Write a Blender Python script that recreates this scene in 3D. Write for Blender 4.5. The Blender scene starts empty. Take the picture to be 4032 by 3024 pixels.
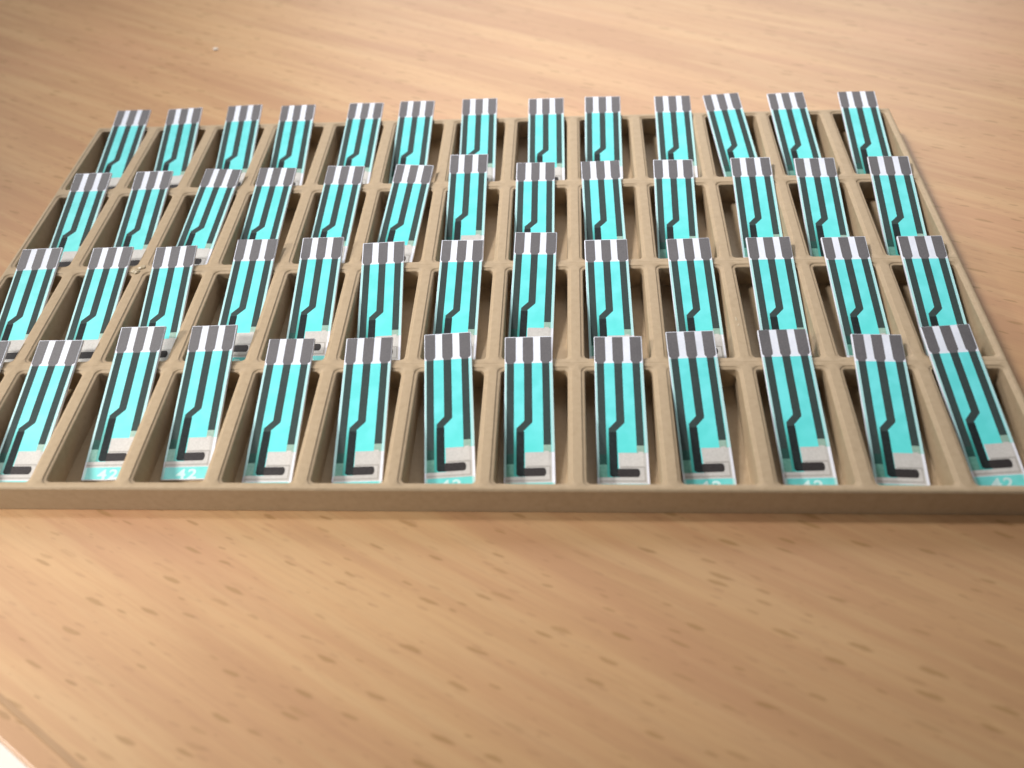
import bpy, bmesh, math, random
from mathutils import Vector, Matrix, noise

random.seed(4)
U = 0.0012                 # one layout unit in metres (the pocket pitch is 10 units = 12 mm)
SC = bpy.context.scene
COL = SC.collection

# ------------------------------------------------------------------ camera
CX, CY, CZ, PITCH, YAW, ROLL = 78.08946, -52.16862, 75.00921, 0.84427, 0.1007, -0.07949
def camera_axes():
    cp, sp = math.cos(PITCH), math.sin(PITCH)
    rz = Matrix.Rotation(YAW, 3, 'Z')
    fwd, right, up = rz @ Vector((0, cp, -sp)), rz @ Vector((1, 0, 0)), rz @ Vector((0, sp, cp))
    cr, sr = math.cos(ROLL), math.sin(ROLL)
    return cr * right + sr * up, cr * up - sr * right, fwd
cam_data = bpy.data.cameras.new('camera')
cam = bpy.data.objects.new('camera', cam_data)
COL.objects.link(cam)
r_, u_, f_ = camera_axes()
m = Matrix((r_, u_, -f_)).transposed().to_4x4()
m.translation = Vector((CX, CY, CZ)) * U
cam.matrix_world = m
cam_data.sensor_fit = 'HORIZONTAL'
cam_data.sensor_width = 36.0
cam_data.lens = 0.83 * 36.0
cam_data.clip_start = 0.005
cam_data.clip_end = 20.0
cam_data.dof.use_dof = True
cam_data.dof.focus_distance = (Vector((72, 33, 0)) - Vector((CX, CY, CZ))).dot(f_) * U
cam_data.dof.aperture_fstop = 17.5
SC.camera = cam

# ------------------------------------------------------------------ light
SC.view_settings.view_transform = 'Standard'
SC.view_settings.look = 'None'
SC.view_settings.exposure = 0.0
SC.view_settings.gamma = 1.0
world = bpy.data.worlds.new('World')
SC.world = world
world.use_nodes = True
bg = world.node_tree.nodes['Background']
bg.inputs['Color'].default_value = (0.93, 0.97, 1.0, 1)
bg.inputs['Strength'].default_value = 0.10

def aim(o, target):
    d = Vector(target) - o.location
    o.rotation_euler = d.to_track_quat('-Z', 'Y').to_euler()

def area(name, loc, target, sx, sy, power, color):
    l = bpy.data.lights.new(name, 'AREA')
    l.shape = 'RECTANGLE'; l.size = sx; l.size_y = sy
    l.energy = power; l.color = color
    o = bpy.data.objects.new(name, l); COL.objects.link(o)
    o.location = loc; aim(o, target)
    return o
TRAY_C = (0.077, 0.043, 0.0)
area('window_light', (0.16, 0.72, 0.46), TRAY_C, 0.70, 0.50, 3.8, (1.0, 0.97, 0.95))
area('side_window_light', (-0.75, 0.45, 0.75), TRAY_C, 0.8, 0.6, 2.6, (1.0, 0.98, 0.96))
def spot(name, loc, target, power, color, size_deg, blend, radius):
    l = bpy.data.lights.new(name, 'SPOT')
    l.energy = power; l.color = color
    l.spot_size = math.radians(size_deg); l.spot_blend = blend; l.shadow_soft_size = radius
    o = bpy.data.objects.new(name, l); COL.objects.link(o)
    o.location = loc; aim(o, target)
    return o
def at(x, y): return (x * U, y * U, 0.0)
spot('added_tray_spot', (-0.38, 0.20, 0.63), at(82, 90), 37.0, (1.0, 0.98, 0.97), 18.5, 1.0, 0.08)  # added spot, no known lamp: brightens the tray, fades out at front right
spot('added_front_left_spot', (-0.48, -0.18, 0.37), at(0, -18), 29.0, (1.0, 0.96, 0.90), 10.8, 0.35, 0.05)  # added pool of light at front left; its edge stands in for a shadow

# ------------------------------------------------------------------ node helpers
class NT:
    def __init__(self, name, rough=0.5, spec=0.5):
        self.m = bpy.data.materials.new(name)
        self.m.use_nodes = True
        self.t = self.m.node_tree
        self.b = self.t.nodes['Principled BSDF']
        self.b.inputs['Roughness'].default_value = rough
        self.b.inputs['Specular IOR Level'].default_value = spec
    def n(self, kind, **kw):
        nd = self.t.nodes.new(kind)
        for k, v in kw.items(): setattr(nd, k, v)
        return nd
    def put(self, sock, v):
        if hasattr(v, 'is_linked') or isinstance(v, bpy.types.NodeSocket): self.t.links.new(v, sock)
        else: sock.default_value = v
    def coord(self):
        return self.n('ShaderNodeTexCoord').outputs['Object']
    def mapping(self, v, scale=(1, 1, 1), rot=(0, 0, 0), loc=(0, 0, 0)):
        nd = self.n('ShaderNodeMapping'); self.put(nd.inputs['Vector'], v)
        nd.inputs['Scale'].default_value = scale; nd.inputs['Rotation'].default_value = rot
        nd.inputs['Location'].default_value = loc
        return nd.outputs['Vector']
    def noise(self, v, scale=1.0, detail=2.0, rough=0.5, dist=0.0):
        nd = self.n('ShaderNodeTexNoise'); self.put(nd.inputs['Vector'], v)
        nd.inputs['Scale'].default_value = scale; nd.inputs['Detail'].default_value = detail
        nd.inputs['Roughness'].default_value = rough; nd.inputs['Distortion'].default_value = dist
        return nd.outputs['Fac']
    def ramp(self, f, a, b, ca=(0, 0, 0, 1), cb=(1, 1, 1, 1)):
        nd = self.n('ShaderNodeMapRange'); nd.interpolation_type = 'SMOOTHSTEP'
        self.put(nd.inputs['Value'], f)
        nd.inputs['From Min'].default_value = a; nd.inputs['From Max'].default_value = b
        return nd.outputs['Result']
    def math(self, op, a, b=0.0):
        nd = self.n('ShaderNodeMath', operation=op)
        self.put(nd.inputs[0], a); self.put(nd.inputs[1], b)
        return nd.outputs[0]
    def mix(self, f, a, b, mode='MIX'):
        nd = self.n('ShaderNodeMix', data_type='RGBA', blend_type=mode)
        self.put(nd.inputs['Factor'], f)
        self.put(nd.inputs['A'], a); self.put(nd.inputs['B'], b)
        return nd.outputs['Result']
    def xyz(self, v):
        nd = self.n('ShaderNodeSeparateXYZ'); self.put(nd.inputs[0], v)
        return nd.outputs
    def bump(self, h, strength=0.3, dist=0.0001):
        nd = self.n('ShaderNodeBump'); self.put(nd.inputs['Height'], h)
        nd.inputs['Strength'].default_value = strength; nd.inputs['Distance'].default_value = dist
        self.t.links.new(nd.outputs['Normal'], self.b.inputs['Normal'])
    def color(self, c): self.put(self.b.inputs['Base Color'], c)

def rgb(r, g, b): return (r, g, b, 1.0)
K = 1.0 / U      # metres -> layout units

# ---- beech laminate
def wood_material(name, light=1.0):
    w = NT(name, 0.42, 0.5)
    co = w.coord()
    g = w.mapping(co, (K, K, K), (0, 0, math.radians(28.5)))            # x runs along the grain
    warp = w.noise(w.mapping(g, (0.012, 0.05, 1)), 1.0, 2.0)
    band = w.noise(w.mapping(g, (0.010, 0.13, 1)), 1.0, 3.0, 0.55, 0.4)
    streak = w.noise(w.mapping(g, (0.03, 0.55, 1)), 1.0, 3.0, 0.6, 0.2)
    fibre = w.noise(w.mapping(g, (0.12, 2.6, 1)), 1.0, 3.0, 0.6)
    c = w.mix(w.ramp(band, 0.34, 0.66), rgb(0.484, 0.269, 0.133), rgb(0.569, 0.341, 0.167))
    c = w.mix(w.math('MULTIPLY', w.ramp(streak, 0.46, 0.68), 0.40), c, rgb(0.599, 0.394, 0.204))
    c = w.mix(w.math('MULTIPLY', w.ramp(streak, 0.55, 0.32), 0.34), c, rgb(0.444, 0.233, 0.119))
    c = w.mix(w.math('MULTIPLY', w.ramp(warp, 0.48, 0.66), 0.42), c, rgb(0.548, 0.281, 0.158))
    c = w.mix(w.math('MULTIPLY', w.ramp(fibre, 0.45, 0.72), 0.20), c, rgb(0.402, 0.221, 0.111))
    # medullary flecks: short dark dashes, slightly off the grain direction
    fl = w.mapping(co, (K, K, K), (0, 0, math.radians(21.0)))
    wob = w.n('ShaderNodeTexNoise'); w.put(wob.inputs['Vector'], w.mapping(fl, (0.55, 1.1, 1)))
    wob.inputs['Scale'].default_value = 1.0; wob.inputs['Detail'].default_value = 3.0
    sub = w.n('ShaderNodeVectorMath', operation='SUBTRACT'); w.put(sub.inputs[0], wob.outputs['Color']); sub.inputs[1].default_value = (0.5, 0.5, 0.5)
    sc2 = w.n('ShaderNodeVectorMath', operation='MULTIPLY'); w.put(sc2.inputs[0], sub.outputs[0]); sc2.inputs[1].default_value = (0.14, 0.34, 0.0)
    def flecks(sx, sy, r0, r1, keep, off):
        base = w.mapping(fl, (sx, sy, 0.0), (0, 0, 0), off)
        ad = w.n('ShaderNodeVectorMath', operation='ADD'); w.put(ad.inputs[0], base); w.put(ad.inputs[1], sc2.outputs[0])
        v = w.n('ShaderNodeTexVoronoi', voronoi_dimensions='2D', feature='F1'); w.put(v.inputs['Vector'], ad.outputs[0])
        v.inputs['Scale'].default_value = 1.0; v.inputs['Randomness'].default_value = 1.0
        cr = w.xyz(v.outputs['Color'])
        rad = w.math('MULTIPLY_ADD', cr[0], 1.0)
        shape = w.ramp(w.math('DIVIDE', v.outputs['Distance'], w.math('ADD', w.math('MULTIPLY', cr[0], r1 - r0), r0)), 1.0, 0.55)
        on = w.ramp(cr[1], keep, keep + 0.45)
        return w.math('MULTIPLY', shape, on)
    f1 = flecks(0.15, 0.78, 0.04, 0.25, 0.28, (0.3, 0.7, 0))
    f2 = flecks(0.25, 1.15, 0.05, 0.24, 0.30, (3.1, 5.2, 0))
    c = w.mix(w.math('MULTIPLY', f1, 0.60), c, rgb(0.320, 0.178, 0.062))
    c = w.mix(w.math('MULTIPLY', f2, 0.26), c, rgb(0.308, 0.160, 0.070))
    pore = w.noise(w.mapping(g, (0.5, 9.0, 1), (0, 0, 0.02)), 1.0, 2.0, 0.5)
    c = w.mix(w.math('MULTIPLY', w.ramp(pore, 0.60, 0.74), 0.20), c, rgb(0.298, 0.161, 0.072))
    w.color(c)
    w.put(w.b.inputs['Roughness'], w.math('ADD', w.math('MULTIPLY', fibre, 0.12), 0.36))
    w.bump(w.math('ADD', fibre, w.math('MULTIPLY', f1, -0.6)), 0.10, 0.00004)
    return w.m
M_WOOD = wood_material('beech_laminate')

def seam_material():
    w = NT('edge_seam', 0.6, 0.3)
    n = w.noise(w.mapping(w.coord(), (K, K, K)), 0.4, 2)
    w.color(w.mix(n, rgb(0.40, 0.245, 0.135), rgb(0.47, 0.295, 0.165)))
    return w.m
M_SEAM = seam_material()

def white_material():
    w = NT('white_surface', 0.5, 0.4)
    n = w.noise(w.mapping(w.coord(), (K, K, K)), 0.15, 3)
    w.color(w.mix(n, rgb(0.88, 0.87, 0.84), rgb(0.93, 0.92, 0.90)))
    return w.m
M_WHITE = white_material()

# ---- printed tan plastic of the tray
def tray_material():
    w = NT('tan_printed_plastic', 0.55, 0.35)
    co = w.mapping(w.coord(), (K, K, K))
    big = w.noise(co, 0.10, 3.0)
    mid = w.noise(co, 1.3, 4.0, 0.65)
    fine = w.noise(co, 9.0, 3.0, 0.6)
    c = w.mix(big, rgb(0.419, 0.308, 0.192), rgb(0.465, 0.348, 0.222))
    c = w.mix(w.math('MULTIPLY', w.ramp(mid, 0.45, 0.70), 0.36), c, rgb(0.511, 0.387, 0.255))
    c = w.mix(w.math('MULTIPLY', w.ramp(mid, 0.47, 0.28), 0.34), c, rgb(0.350, 0.251, 0.151))
    c = w.mix(w.math('MULTIPLY', w.ramp(fine, 0.58, 0.80), 0.12), c, rgb(0.331, 0.238, 0.147))
    w.color(c)
    # print layers: fine horizontal lines on every vertical wall
    z = w.xyz(co)[2]
    lay = w.math('SINE', w.math('MULTIPLY', z, 2 * math.pi / 0.17))
    wob = w.noise(w.mapping(co, (0.5, 0.5, 5.0)), 1.0, 3.0)
    h = w.math('ADD', w.math('MULTIPLY', lay, 0.25), w.math('ADD', w.math('MULTIPLY', mid, 0.9), w.math('MULTIPLY', fine, 0.7)))
    h = w.math('ADD', h, w.math('MULTIPLY', wob, 0.7))
    # faint seam where two rows of pockets meet
    yy = w.math('SUBTRACT', w.xyz(co)[1], 17.3004)
    dy = w.math('ABSOLUTE', w.math('SUBTRACT', w.math('FLOORED_MODULO', w.math('ADD', yy, 9.143165), 18.28633), 9.143165))
    seam = w.math('MULTIPLY', w.ramp(w.math('ADD', dy, w.math('MULTIPLY', w.math('SUBTRACT', mid, 0.5), 0.15)), 0.11, 0.02), w.ramp(z, -0.02, 0.05))
    h = w.math('SUBTRACT', h, w.math('MULTIPLY', seam, 1.6))
    w.bump(h, 0.42, 0.00008)
    return w.m
M_TRAY = tray_material()
def blob_material():
    w = NT('clear_tan_blob', 0.3, 0.5)
    n = w.noise(w.mapping(w.coord(), (K, K, K)), 1.5, 3)
    w.color(w.mix(n, rgb(0.43, 0.335, 0.205), rgb(0.53, 0.43, 0.29)))
    return w.m
M_BLOB = blob_material()

# ---- strip inks
def ink(name, c1, c2, rough=0.6, spec=0.3, scale=5.0, bump=0.15, lo=0.35, hi=0.65):
    w = NT(name, rough, spec)
    co = w.mapping(w.coord(), (K, K, K))
    rn = w.n('ShaderNodeObjectInfo').outputs['Random']
    off = w.n('ShaderNodeCombineXYZ'); w.put(off.inputs[2], w.math('MULTIPLY', rn, 37.0))
    ad = w.n('ShaderNodeVectorMath', operation='ADD'); w.put(ad.inputs[0], co); w.put(ad.inputs[1], off.outputs[0])
    n = w.noise(ad.outputs[0], scale, 4.0, 0.65)
    smear = w.noise(ad.outputs[0], 0.35, 2.0, 0.5)
    c = w.mix(w.ramp(n, lo, hi), rgb(*c1), rgb(*c2))
    # each print run came out a little lighter or darker, with faint handling smears
    v = w.math('ADD', w.math('MULTIPLY', rn, 0.10), w.math('ADD', w.math('MULTIPLY', smear, 0.24), 0.83))
    hs = w.n('ShaderNodeHueSaturation'); w.put(hs.inputs['Value'], v); w.put(hs.inputs['Color'], c)
    w.color(hs.outputs['Color'])
    w.put(w.b.inputs['Roughness'], w.math('ADD', w.math('MULTIPLY', smear, 0.2), rough - 0.1))
    if bump: w.bump(n, bump, 0.00003)
    return w.m
SW, SL, ST = 5.75, 20.9, 0.35        # strip width, length, thickness in layout units
M_BASE = ink('white_plastic', (0.82, 0.85, 0.95), (0.86, 0.89, 0.98), 0.45, 0.4, 3.0, 0.05)
M_PAD = ink('carbon_contact', (0.126, 0.118, 0.124), (0.152, 0.143, 0.150), 0.5, 0.4, 5.0, 0.12)
M_TRACE = ink('carbon_under_varnish', (0.042, 0.062, 0.060), (0.050, 0.073, 0.069), 0.6, 0.12, 3.0, 0.06)
M_TRACE2 = ink('carbon_under_double_varnish', (0.022, 0.075, 0.064), (0.032, 0.095, 0.080), 0.6, 0.12, 3.0, 0.06)
M_ELEC = ink('black_electrode_under_varnish', (0.013, 0.019, 0.020), (0.021, 0.029, 0.030), 0.6, 0.12, 3.0, 0.06)
M_ELEC2 = ink('black_electrode_bare', (0.026, 0.022, 0.023), (0.044, 0.038, 0.038), 0.6, 0.25, 6.0, 0.25)
M_SILVER = ink('silver_paste', (0.545, 0.525, 0.502), (0.610, 0.590, 0.568), 0.55, 0.3, 4.0, 0.2)
M_SILVER2 = ink('silver_paste_pale', (0.570, 0.548, 0.520), (0.640, 0.618, 0.590), 0.55, 0.3, 4.0, 0.2)
M_OUTLINE = ink('silver_step', (0.340, 0.318, 0.295), (0.410, 0.383, 0.356), 0.55, 0.3, 3.0, 0.1)
M_GREEN = ink('silver_under_double_varnish', (0.105, 0.300, 0.240), (0.150, 0.360, 0.290), 0.4, 0.45, 3.0, 0.08)
M_SAGE = ink('silver_under_varnish', (0.270, 0.430, 0.355), (0.340, 0.500, 0.420), 0.4, 0.45, 3.0, 0.08)
M_INK = ink('white_numeral', (0.56, 0.80, 0.80), (0.64, 0.85, 0.85), 0.5, 0.3, 3.0, 0.0)
def varnish(name, core, margin, deep, band=False):
    w = NT(name, 0.40, 0.4)
    co = w.mapping(w.coord(), (K, K, K))
    s = w.xyz(co)
    ax = w.math('ABSOLUTE', s[0])
    rn = w.n('ShaderNodeObjectInfo').outputs['Random']
    off = w.n('ShaderNodeCombineXYZ'); w.put(off.inputs[2], w.math('MULTIPLY', rn, 37.0))
    ad = w.n('ShaderNodeVectorMath', operation='ADD'); w.put(ad.inputs[0], co); w.put(ad.inputs[1], off.outputs[0])
    n = w.noise(ad.outputs[0], 0.45, 3.0)
    c = w.mix(w.ramp(n, 0.3, 0.7), rgb(*core), rgb(core[0] * 0.72, core[1] * 0.90, core[2] * 0.88))
    if deep is not None:        # the coat is printed thicker towards the working end
        c = w.mix(w.math('MULTIPLY', w.ramp(s[1], SL - 11.5, SL - 15.6), 0.55), c, rgb(core[0] * 0.55, core[1] * 0.90, core[2] * 0.84))
    if deep is not None:        # a second coat of green varnish covers the foot of the left side
        left = w.ramp(s[0], -1.25, -1.52)
        low = w.ramp(s[1], SL - 11.0, SL - 16.5)
        c = w.mix(w.math('MULTIPLY', w.math('MULTIPLY', left, low), 0.92), c, rgb(*deep))
    edge = w.ramp(w.math('ADD', ax, w.math('MULTIPLY', w.math('SUBTRACT', n, 0.5), 0.10)), 2.40, 2.62)
    c = w.mix(w.math('MULTIPLY', edge, 0.88), c, rgb(*margin))   # the coat thins out towards the cut edges
    w.color(c)
    return w.m
M_TEAL = varnish('turquoise_varnish', (0.190, 0.855, 0.875), (0.52, 0.79, 0.80), (0.045, 0.330, 0.285))
M_BAND = varnish('turquoise_band', (0.200, 0.720, 0.710), (0.55, 0.82, 0.81), None)

# ------------------------------------------------------------------ mesh helpers
def link(name, me, mat, parent=None):
    o = bpy.data.objects.new(name, me)
    if mat is not None and not me.materials: me.materials.append(mat)
    COL.objects.link(o)
    if parent is not None: o.parent = parent
    return o
def finish(bm, name, mat, smooth=False):
    bmesh.ops.recalc_face_normals(bm, faces=bm.faces[:])
    me = bpy.data.meshes.new(name)
    bm.to_mesh(me); bm.free()
    me.materials.append(mat)
    if smooth:
        for p in me.polygons: p.use_smooth = True
    return me
def prism(pts, z0, z1, name, mat):
    """A thin flat piece: an outline in layout units, extruded from z0 to z1."""
    bm = bmesh.new()
    a = [bm.verts.new((x * U, y * U, z0 * U)) for x, y in pts]
    b = [bm.verts.new((x * U, y * U, z1 * U)) for x, y in pts]
    n = len(pts)
    bm.faces.new(b); bm.faces.new(a[::-1])
    for i in range(n): bm.faces.new((a[i], a[(i + 1) % n], b[(i + 1) % n], b[i]))
    bm.normal_update()
    bmesh.ops.triangulate(bm, faces=[f for f in bm.faces if len(f.verts) > 4], ngon_method='EAR_CLIP')
    return finish(bm, name, mat)

# ------------------------------------------------------------------ setting: tabletop and the white surface beyond its edge
T = 4.2                                       # tray height; the tabletop lies at z = -T
EDGE_A = math.radians(-31.0)
EO = Vector((24.45, -26.5))                    # a point of the table's cut edge
ED = Vector((math.cos(EDGE_A), math.sin(EDGE_A)))
EN = Vector((-ED.y, ED.x))                    # into the table
def e2(a, n): v = EO + ED * a + EN * n; return (v.x, v.y)
def slab(a0, a1, prof, name, mat):
    """Extrude a profile (n, z) along the table edge from a0 to a1."""
    bm = bmesh.new()
    A = [bm.verts.new((*[c * U for c in e2(a0, n)], z * U)) for n, z in prof]
    B = [bm.verts.new((*[c * U for c in e2(a1, n)], z * U)) for n, z in prof]
    k = len(prof)
    bm.faces.new(A); bm.faces.new(B[::-1])
    for i in range(k): bm.faces.new((A[i], B[i], B[(i + 1) % k], A[(i + 1) % k]))
    return finish(bm, name, mat)
top = link('tabletop', slab(-420, 420, [(2.9, -T), (520, -T), (520, -T - 20), (2.9, -T - 20)], 'tabletop', M_WOOD), None)
top['kind'] = 'structure'
r = 0.45
prof = [(2.35, -T - 20), (2.35, -T - 0.06), (2.2, -T - 0.01)]
for i in range(7):
    t = math.pi / 2 * i / 6
    prof.append((r - r * math.sin(t), -T - r + r * math.cos(t)))
prof.append((0, -T - 20))
link('edge_band', slab(-420, 420, prof, 'edge_band', M_WOOD), None, top)
link('edge_seam', slab(-420, 420, [(2.36, -T - 20), (2.89, -T - 20), (2.89, -T - 0.03), (2.36, -T - 0.05)], 'edge_seam', M_SEAM), None, top)
fl = link('white_surface', slab(-420, 420, [(-400, -T - 24), (-0.4, -T - 24), (-0.4, -T - 30), (-400, -T - 30)], 'white_surface', M_WHITE), None)
fl['kind'] = 'structure'

# ------------------------------------------------------------------ tray
A, B = 10.0, 18.28633                # pocket pitch along the tray and from row to row
PW, PL = 7.96565, 16.31454           # pocket width and length
ZF = -3.1                            # pocket floor below the rim
NC, NR = 13, 4
def round_loop(x0, y0, x1, y1, rad, k=6):
    pts = []
    for cx, cy, a0 in ((x1 - rad, y1 - rad, 0), (x0 + rad, y1 - rad, 90), (x0 + rad, y0 + rad, 180), (x1 - rad, y0 + rad, 270)):
        for i in range(k + 1):
            a = math.radians(a0 + 90 * i / k)
            pts.append((cx + rad * math.cos(a), cy + rad * math.sin(a)))
    return pts
def rect_loop(x0, y0, x1, y1, rad, k=6):
    """Points on the plain cell rectangle that pair with those of round_loop."""
    pts = []
    for q, (cx, cy, sx, sy) in enumerate(((x1, y1, 1, 1), (x0, y1, -1, 1), (x0, y0, -1, -1), (x1, y0, 1, -1))):
        for i in range(k + 1):
            t = i / k
            if q in (1, 3): t = 1 - t
            # t = 0 on the vertical side, t = 1 on the horizontal side
            if t <= 0.5: pts.append((cx, cy - sy * rad * (1 - 2 * t)))
            else: pts.append((cx - sx * rad * (2 * t - 1), cy))
    return pts
def tray_mesh():
    bm = bmesh.new()
    gx, gy = (A - PW) / 2, (B - PL) / 2
    MX, MY = 0.95, 1.05                       # outer wall
    RD = 0.14                                 # the raised middle of each divider
    def ring(pts, z): return [bm.verts.new((x * U, y * U, z * U)) for x, y in pts]
    def bridge(a, b):
        n = len(a)
        for i in range(n): bm.faces.new((a[i], a[(i + 1) % n], b[(i + 1) % n], b[i]))
    for rr in range(NR):
        for c in range(NC):
            x0, y0 = c * A, rr * B
            x1, y1 = x0 + PW, y0 + PL
            l = x0 - (MX - 0.26 if c == 0 else gx); rt = x1 + (MX - 0.26 if c == NC - 1 else gx)
            f = y0 - (MY - 0.30 if rr == 0 else gy); bk = y1 + (MY - 0.30 if rr == NR - 1 else gy)
            jj = lambda s: 1 + random.uniform(-0.12, 0.12)
            e = 0.44 * jj(0)
            L0 = ring(rect_loop(l, f, rt, bk, 0.55), RD)
            prev = L0
            for ex, z, rad in ((e + 0.05, RD, 0.90), (e + 0.01, RD * 0.85, 0.86), (e - 0.05, 0.01, 0.80), (0.20, 0.0, 0.62), (0.09, -0.03, 0.54), (0.02, -0.11, 0.49), (0.0, -0.24, 0.48), (-0.05, ZF + 0.10, 0.43), (-0.10, ZF, 0.40)):
                nx = ring(round_loop(x0 - ex, y0 - ex, x1 + ex, y1 + ex, rad), z)
                bridge(prev, nx); prev = nx
            bm.faces.new(prev)
    bmesh.ops.remove_doubles(bm, verts=bm.verts[:], dist=2e-6)
    # outer skin: rounded top edge, walls, underside
    bx0, bx1, by0, by1 = -MX, (NC - 1) * A + PW + MX, -MY, (NR - 1) * B + PL + MY
    edges = [e for e in bm.edges if len(e.link_faces) == 1]
    for step, (dx, dy, z) in enumerate(((0.13, 0.14, RD - 0.03), (0.09, 0.11, RD - 0.11), (0.04, 0.05, RD - 0.27), (0.0, 0.0, -T + 0.22), (-0.10, -0.10, -T + 0.06), (-0.22, -0.22, -T))):
        ret = bmesh.ops.extrude_edge_only(bm, edges=edges)
        vs = [g for g in ret['geom'] if isinstance(g, bmesh.types.BMVert)]
        xs = [v.co.x for v in vs]; ys = [v.co.y for v in vs]
        lx, hx, ly, hy = min(xs), max(xs), min(ys), max(ys)
        for v in vs:
            if v.co.x < lx + 1e-6: v.co.x -= dx * U
            if v.co.x > hx - 1e-6: v.co.x += dx * U
            if v.co.y < ly + 1e-6: v.co.y -= dy * U
            if v.co.y > hy - 1e-6: v.co.y += dy * U
            v.co.z = z * U
        edges = [g for g in ret['geom'] if isinstance(g, bmesh.types.BMEdge)]
    bmesh.ops.contextual_create(bm, geom=edges)
    # hand-finished unevenness of the printed top
    for v in bm.verts:
        if v.co.z > -0.5 * U:
            v.co.z += U * 0.035 * noise.noise(Vector((v.co.x / U * 0.12, v.co.y / U * 0.15, 1.7)))
            v.co.x += U * 0.05 * noise.noise(Vector((v.co.x / U * 0.35, v.co.y / U * 0.22, 8.1)))
    me = finish(bm, 'body', M_TRAY, True)
    return me
tray = bpy.data.objects.new('storage_tray', None); COL.objects.link(tray)
tray.location = (0, 0, -T * U)
tray['label'] = 'tan printed plastic tray with four rows of rounded rectangular pockets, lying on the beech tabletop'
tray['category'] = 'tray'
body = link('body', tray_mesh(), None, tray)
body.location = (0, 0, T * U)
mod = body.modifiers.new('smooth', 'WEIGHTED_NORMAL'); mod.keep_sharp = False

def blob_mesh(name, sx, sy, sz, seed, mat, sub=3, rough=0.35):
    bm = bmesh.new(); bmesh.ops.create_icosphere(bm, subdivisions=sub, radius=1.0)
    for v in bm.verts:
        d = 1 + rough * noise.noise(v.co * 1.7 + Vector((seed, seed * 2.1, 0))) + 0.4 * rough * noise.noise(v.co * 4 + Vector((0, seed, 3)))
        v.co = Vector((v.co.x * sx * d * U, v.co.y * sy * d * U, v.co.z * sz * d * U))
    return finish(bm, name, mat, True)
for (x, y, sx, sy, rz, s) in ((18.9, 35.9, 0.62, 0.42, 20, 1), (18.1, 35.2, 0.55, 0.50, -10, 5), (18.55, 34.95, 0.5, 0.38, 40, 9), (98.8, 24.6, 0.16, 0.5, 5, 3), (98.95, 23.6, 0.14, 0.30, -15, 7)):
    big = sx > 0.3
    o = link('print_blob', blob_mesh('print_blob', sx, sy, 0.20 if big else 0.07, s, M_BLOB), None, tray)
    o.location = (x * U, y * U, (T + (0.14 if big else 0.10)) * U); o.rotation_euler.z = math.radians(rz)

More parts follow.
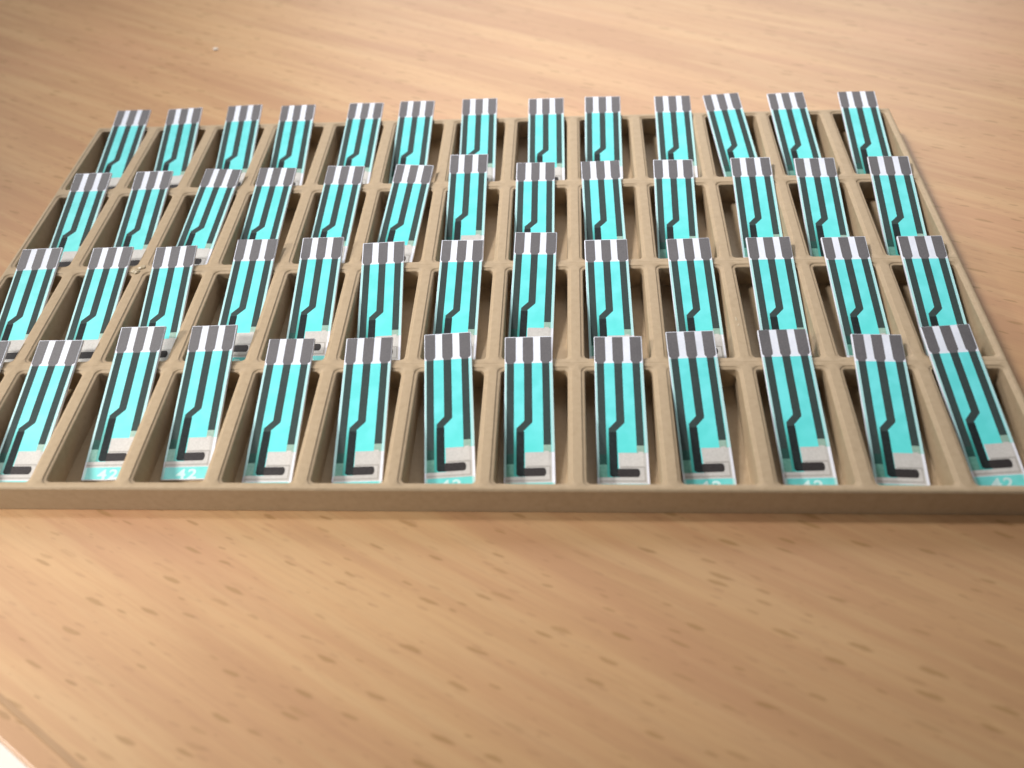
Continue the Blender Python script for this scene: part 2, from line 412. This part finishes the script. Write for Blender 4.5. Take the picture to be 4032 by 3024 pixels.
# ------------------------------------------------------------------ test strips
H = SW / 2
def P(*uv): return [(u - H, SL - v) for u, v in uv]        # u from the left edge, v from the top edge
def rnd(x0, y0, x1, y1): return P((x0, y0), (x0, y1), (x1, y1), (x1, y0))
Z0 = ST
def build_strip_meshes():
    parts = []      # (name, mesh, parent index)
    def add(name, me, par=None): parts.append((name, me, par)); return len(parts) - 1
    # substrate with softened long edges
    bm = bmesh.new()
    prof = [(-H, 0.03), (-H + 0.03, 0), (H - 0.03, 0), (H, 0.03), (H, ST - 0.05), (H - 0.05, ST), (-H + 0.05, ST), (-H, ST - 0.05)]
    a = [bm.verts.new((x * U, 0, z * U)) for x, z in prof]; b = [bm.verts.new((x * U, SL * U, z * U)) for x, z in prof]
    bm.faces.new(a); bm.faces.new(b[::-1])
    for i in range(8): bm.faces.new((a[i], b[i], b[(i + 1) % 8], a[(i + 1) % 8]))
    add('substrate', finish(bm, 'substrate', M_BASE))
    z1, z2, z3, z4 = Z0 + 0.010, Z0 + 0.020, Z0 + 0.030, Z0 + 0.040
    # turquoise varnish between the contacts and the working end
    add('varnish', prism(P((0.035, 3.80), (0.035, 18.62), (2.42, 18.62), (2.42, 15.62), (5.28, 15.62), (5.715, 15.62), (5.715, 3.80)), Z0 - 0.02, z1, 'varnish', M_TEAL))
    # contacts, chamfered where they narrow into the traces
    for x0, x1, t0, t1 in ((0.10, 1.35, 0.29, 1.14), (2.20, 3.46, 2.34, 3.27), (4.31, 5.65, 4.50, 5.36)):
        add('contact_pad', prism(P((x0, 0.02), (x0, 3.32), ((x0 + t0) / 2, 3.52), (t0, 3.58), (t0, 3.80), (t1, 3.80), (t1, 3.58), ((x1 + t1) / 2, 3.52), (x1, 3.32), (x1, 0.02)), Z0 - 0.02, z1 + 0.004, 'contact_pad', M_PAD))
    # carbon traces
    tl = add('trace', prism(rnd(0.29, 3.803, 1.14, 15.75), Z0 - 0.02, z2, 'trace', M_TRACE))
    add('trace_tip', prism(rnd(0.29, 15.753, 1.14, 17.00), Z0 - 0.02, z2, 'trace_tip', M_TRACE2), tl)
    add('trace_end', prism(rnd(0.29, 17.003, 1.14, 18.55), Z0 - 0.02, z2, 'trace_end', M_GREEN), tl)
    add('trace', prism(P((2.34, 3.803), (2.34, 11.52), (1.44, 12.50), (1.44, 12.95), (2.28, 12.95), (2.28, 12.80), (3.24, 11.78), (3.27, 11.6), (3.27, 3.803)), Z0 - 0.02, z2, 'trace', M_TRACE))
    tr = add('trace', prism(rnd(4.50, 3.803, 5.36, 14.66), Z0 - 0.02, z2, 'trace', M_TRACE))
    add('trace_end', prism(rnd(4.50, 14.663, 5.36, 15.60), Z0 - 0.02, z2, 'trace_end', M_SAGE), tr)
    # silver working area
    s = add('silver_pad', prism(P((2.423, 15.623), (2.423, 18.623), (0.20, 18.623), (0.20, 19.32), (5.40, 19.32), (5.40, 15.623)), Z0 - 0.02, z1 + 0.003, 'silver_pad', M_SILVER))
    add('silver_step', prism(P((2.52, 15.70), (2.52, 17.22), (5.10, 17.22), (5.10, 15.50), (4.55, 15.50), (4.55, 15.70)), Z0 - 0.02, z2 + 0.003, 'silver_step', M_SILVER2), s)
    add('window_outline', prism(P((5.14, 17.45), (5.14, 19.0), (0.3, 19.0), (0.3, 19.12), (5.26, 19.12), (5.26, 17.33), (2.6, 17.33), (2.6, 17.45)), Z0 - 0.02, z2, 'window_outline', M_OUTLINE), s)
    # black L-shaped electrode: varnished upright, bare rounded foot
    e = add('electrode', prism(P((1.42, 12.953), (1.42, 18.25), (1.52, 18.42), (1.70, 18.52), (2.32, 18.52), (2.32, 12.953)), Z0 - 0.02, z3, 'electrode', M_ELEC))
    foot = [(2.323, 17.50), (2.323, 18.52)]
    for i in range(9):
        t = math.radians(90 - 180 * i / 8)
        foot.append((4.48 + 0.27 * math.cos(t), 18.01 + 0.51 * math.sin(t)))
    add('electrode_foot', prism(P(*foot), Z0 - 0.02, z3, 'electrode_foot', M_ELEC2), e)
    # numbered band at the foot
    bnd = add('number_band', prism(rnd(0.10, 19.36, 5.65, 20.82), Z0 - 0.02, z1 + 0.005, 'number_band', M_BAND))
    cu = bpy.data.curves.new('numeral', 'FONT'); cu.body = '42'; cu.size = 1.62 * U; cu.align_x = 'CENTER'
    cu.extrude = 0.004 * U; cu.offset = 0.045 * U; cu.space_character = 1.25; cu.resolution_u = 3
    to = bpy.data.objects.new('numeral', cu); COL.objects.link(to)
    bpy.context.view_layer.update()
    me = bpy.data.meshes.new_from_object(to.evaluated_get(bpy.context.evaluated_depsgraph_get()))
    bpy.data.objects.remove(to)
    me.name = 'numeral'; me.materials.clear(); me.materials.append(M_INK)
    me.transform(Matrix.Translation((0.12 * U, 0.13 * U, (z1 + 0.006) * U)) @ Matrix.Diagonal((1.30, 1.0, 1.0, 1.0)))
    add('numeral', me, bnd)
    return parts
PARTS = build_strip_meshes()

# for each pocket, in layout units: foot x and y inside the pocket, twist in degrees
ROWS = [
 [(4.94, 0.24, 1.82), (4.14, 0.3, 0.46), (4.94, 2.22, 1.72), (4.31, 2.31, 2.03), (4.06, 0.25, 0.73), (4.41, 0.33, 2.38), (4.94, 0.93, 4.79), (3.77, 0.29, 1.63), (4.05, 0.22, 0.13), (3.42, 0.9, 2.15), (4.21, 1.04, 1.73), (3.7, 0.26, -2.18), (4.22, 1.46, 4.5)],
 [(4.94, 0.31, 3.19), (4.94, 0.32, 2.19), (4.66, 0.34, 3.71), (4.94, 1.31, 0.32), (4.5, 1.46, 1.08), (4.09, 0.52, 3.9), (3.53, 0.64, -0.31), (3.16, 1.75, -1.54), (3.56, 0.35, 1.21), (4.69, 0.33, 1.62), (4.94, 0.35, 0.69), (4.86, 0.19, 0.96), (4.24, 0.15, -0.32)],
 [(4.94, 0.23, 1.65), (4.69, 0.36, 1.55), (3.47, 0.56, -4.63), (3.05, 0.51, -1.76), (3.5, 0.6, -2.26), (3.08, 0.6, -5.13), (3.27, 2.33, 0.47), (3.27, 0.47, 0.07), (3.46, 0.51, 1.54), (3.29, 0.45, -1.04), (4.94, 0.53, -0.14), (3.87, 0.18, -0.91), (4.1, 0.23, -1.94)],
 [(4.94, 0.21, 1.04), (4.94, 0.35, 4.02), (4.86, 0.69, 2.89), (3.62, 0.38, 1.62), (4.19, 0.48, -1.2), (3.02, 0.61, -0.46), (3.98, 0.75, 1.13), (4.77, 0.44, 0.65), (3.58, 0.5, -0.53), (4.94, 0.23, -0.26), (4.94, 0.47, 5.92), (4.12, 0.29, 2.9), (4.14, 0.15, -0.41)],
]
ORD = ['first', 'second', 'third', 'fourth', 'fifth', 'sixth', 'seventh', 'eighth', 'ninth', 'tenth', 'eleventh', 'twelfth', 'last']
ROWTXT = ['in the row footed at the outer wall',
          'in the row behind the outermost feet',
          'in the row beside the overhanging row',
          'in the row overhanging the outer wall']
GAP = 0.03
for rr in range(NR):
    for c in range(NC):
        x0, y0, yaw = ROWS[rr][c]
        root = bpy.data.objects.new('test_strip', None); COL.objects.link(root)
        yw = math.radians(yaw)
        rise = -ZF
        tilt = math.atan2(rise, (PL - y0) / math.cos(yw))
        root.matrix_world = Matrix.Translation(((c * A + x0) * U, (rr * B + y0) * U, (ZF + GAP) * U)) @ Matrix.Rotation(yw, 4, 'Z') @ Matrix.Rotation(tilt, 4, 'X')
        twist = 'twisted ' if abs(yaw) > 4.4 else ''
        root['label'] = f'{twist}test strip {ORD[c]} from the table-edge end, {ROWTXT[rr]}'
        root['category'] = 'test strip'
        root['group'] = 'test strips standing in the tray pockets'
        made = []
        carbon = (random.uniform(-0.05, 0.03) * U, random.uniform(-0.07, 0.0) * U, 0)      # print registration of each pass
        silver = (random.uniform(-0.04, 0.06) * U, random.uniform(-0.03, 0.05) * U, 0)
        band = (random.uniform(-0.04, 0.04) * U, random.uniform(-0.03, 0.01) * U, 0)
        shift = {'contact_pad': carbon, 'trace': carbon, 'electrode': carbon, 'silver_pad': silver, 'number_band': band}
        for name, me, par in PARTS:
            o = bpy.data.objects.new(name, me); COL.objects.link(o)
            o.parent = root if par is None else made[par]
            if par is None and name in shift: o.location = shift[name]
            made.append(o)

# ------------------------------------------------------------------ a crumb on the tabletop
M_CRUMB = ink('pale_crumb', (0.90, 0.80, 0.68), (0.95, 0.88, 0.78), 0.7, 0.3, 1.5, 0.3)
cr = link('crumb', blob_mesh('crumb', 0.55, 0.46, 0.17, 2.3, M_CRUMB, 2, 0.5), None)
cr.location = (8.3 * U, 107.0 * U, (-T + 0.13) * U)
cr['label'] = 'small pale crumb lying alone on the bare tabletop behind the tray'
cr['category'] = 'crumb'
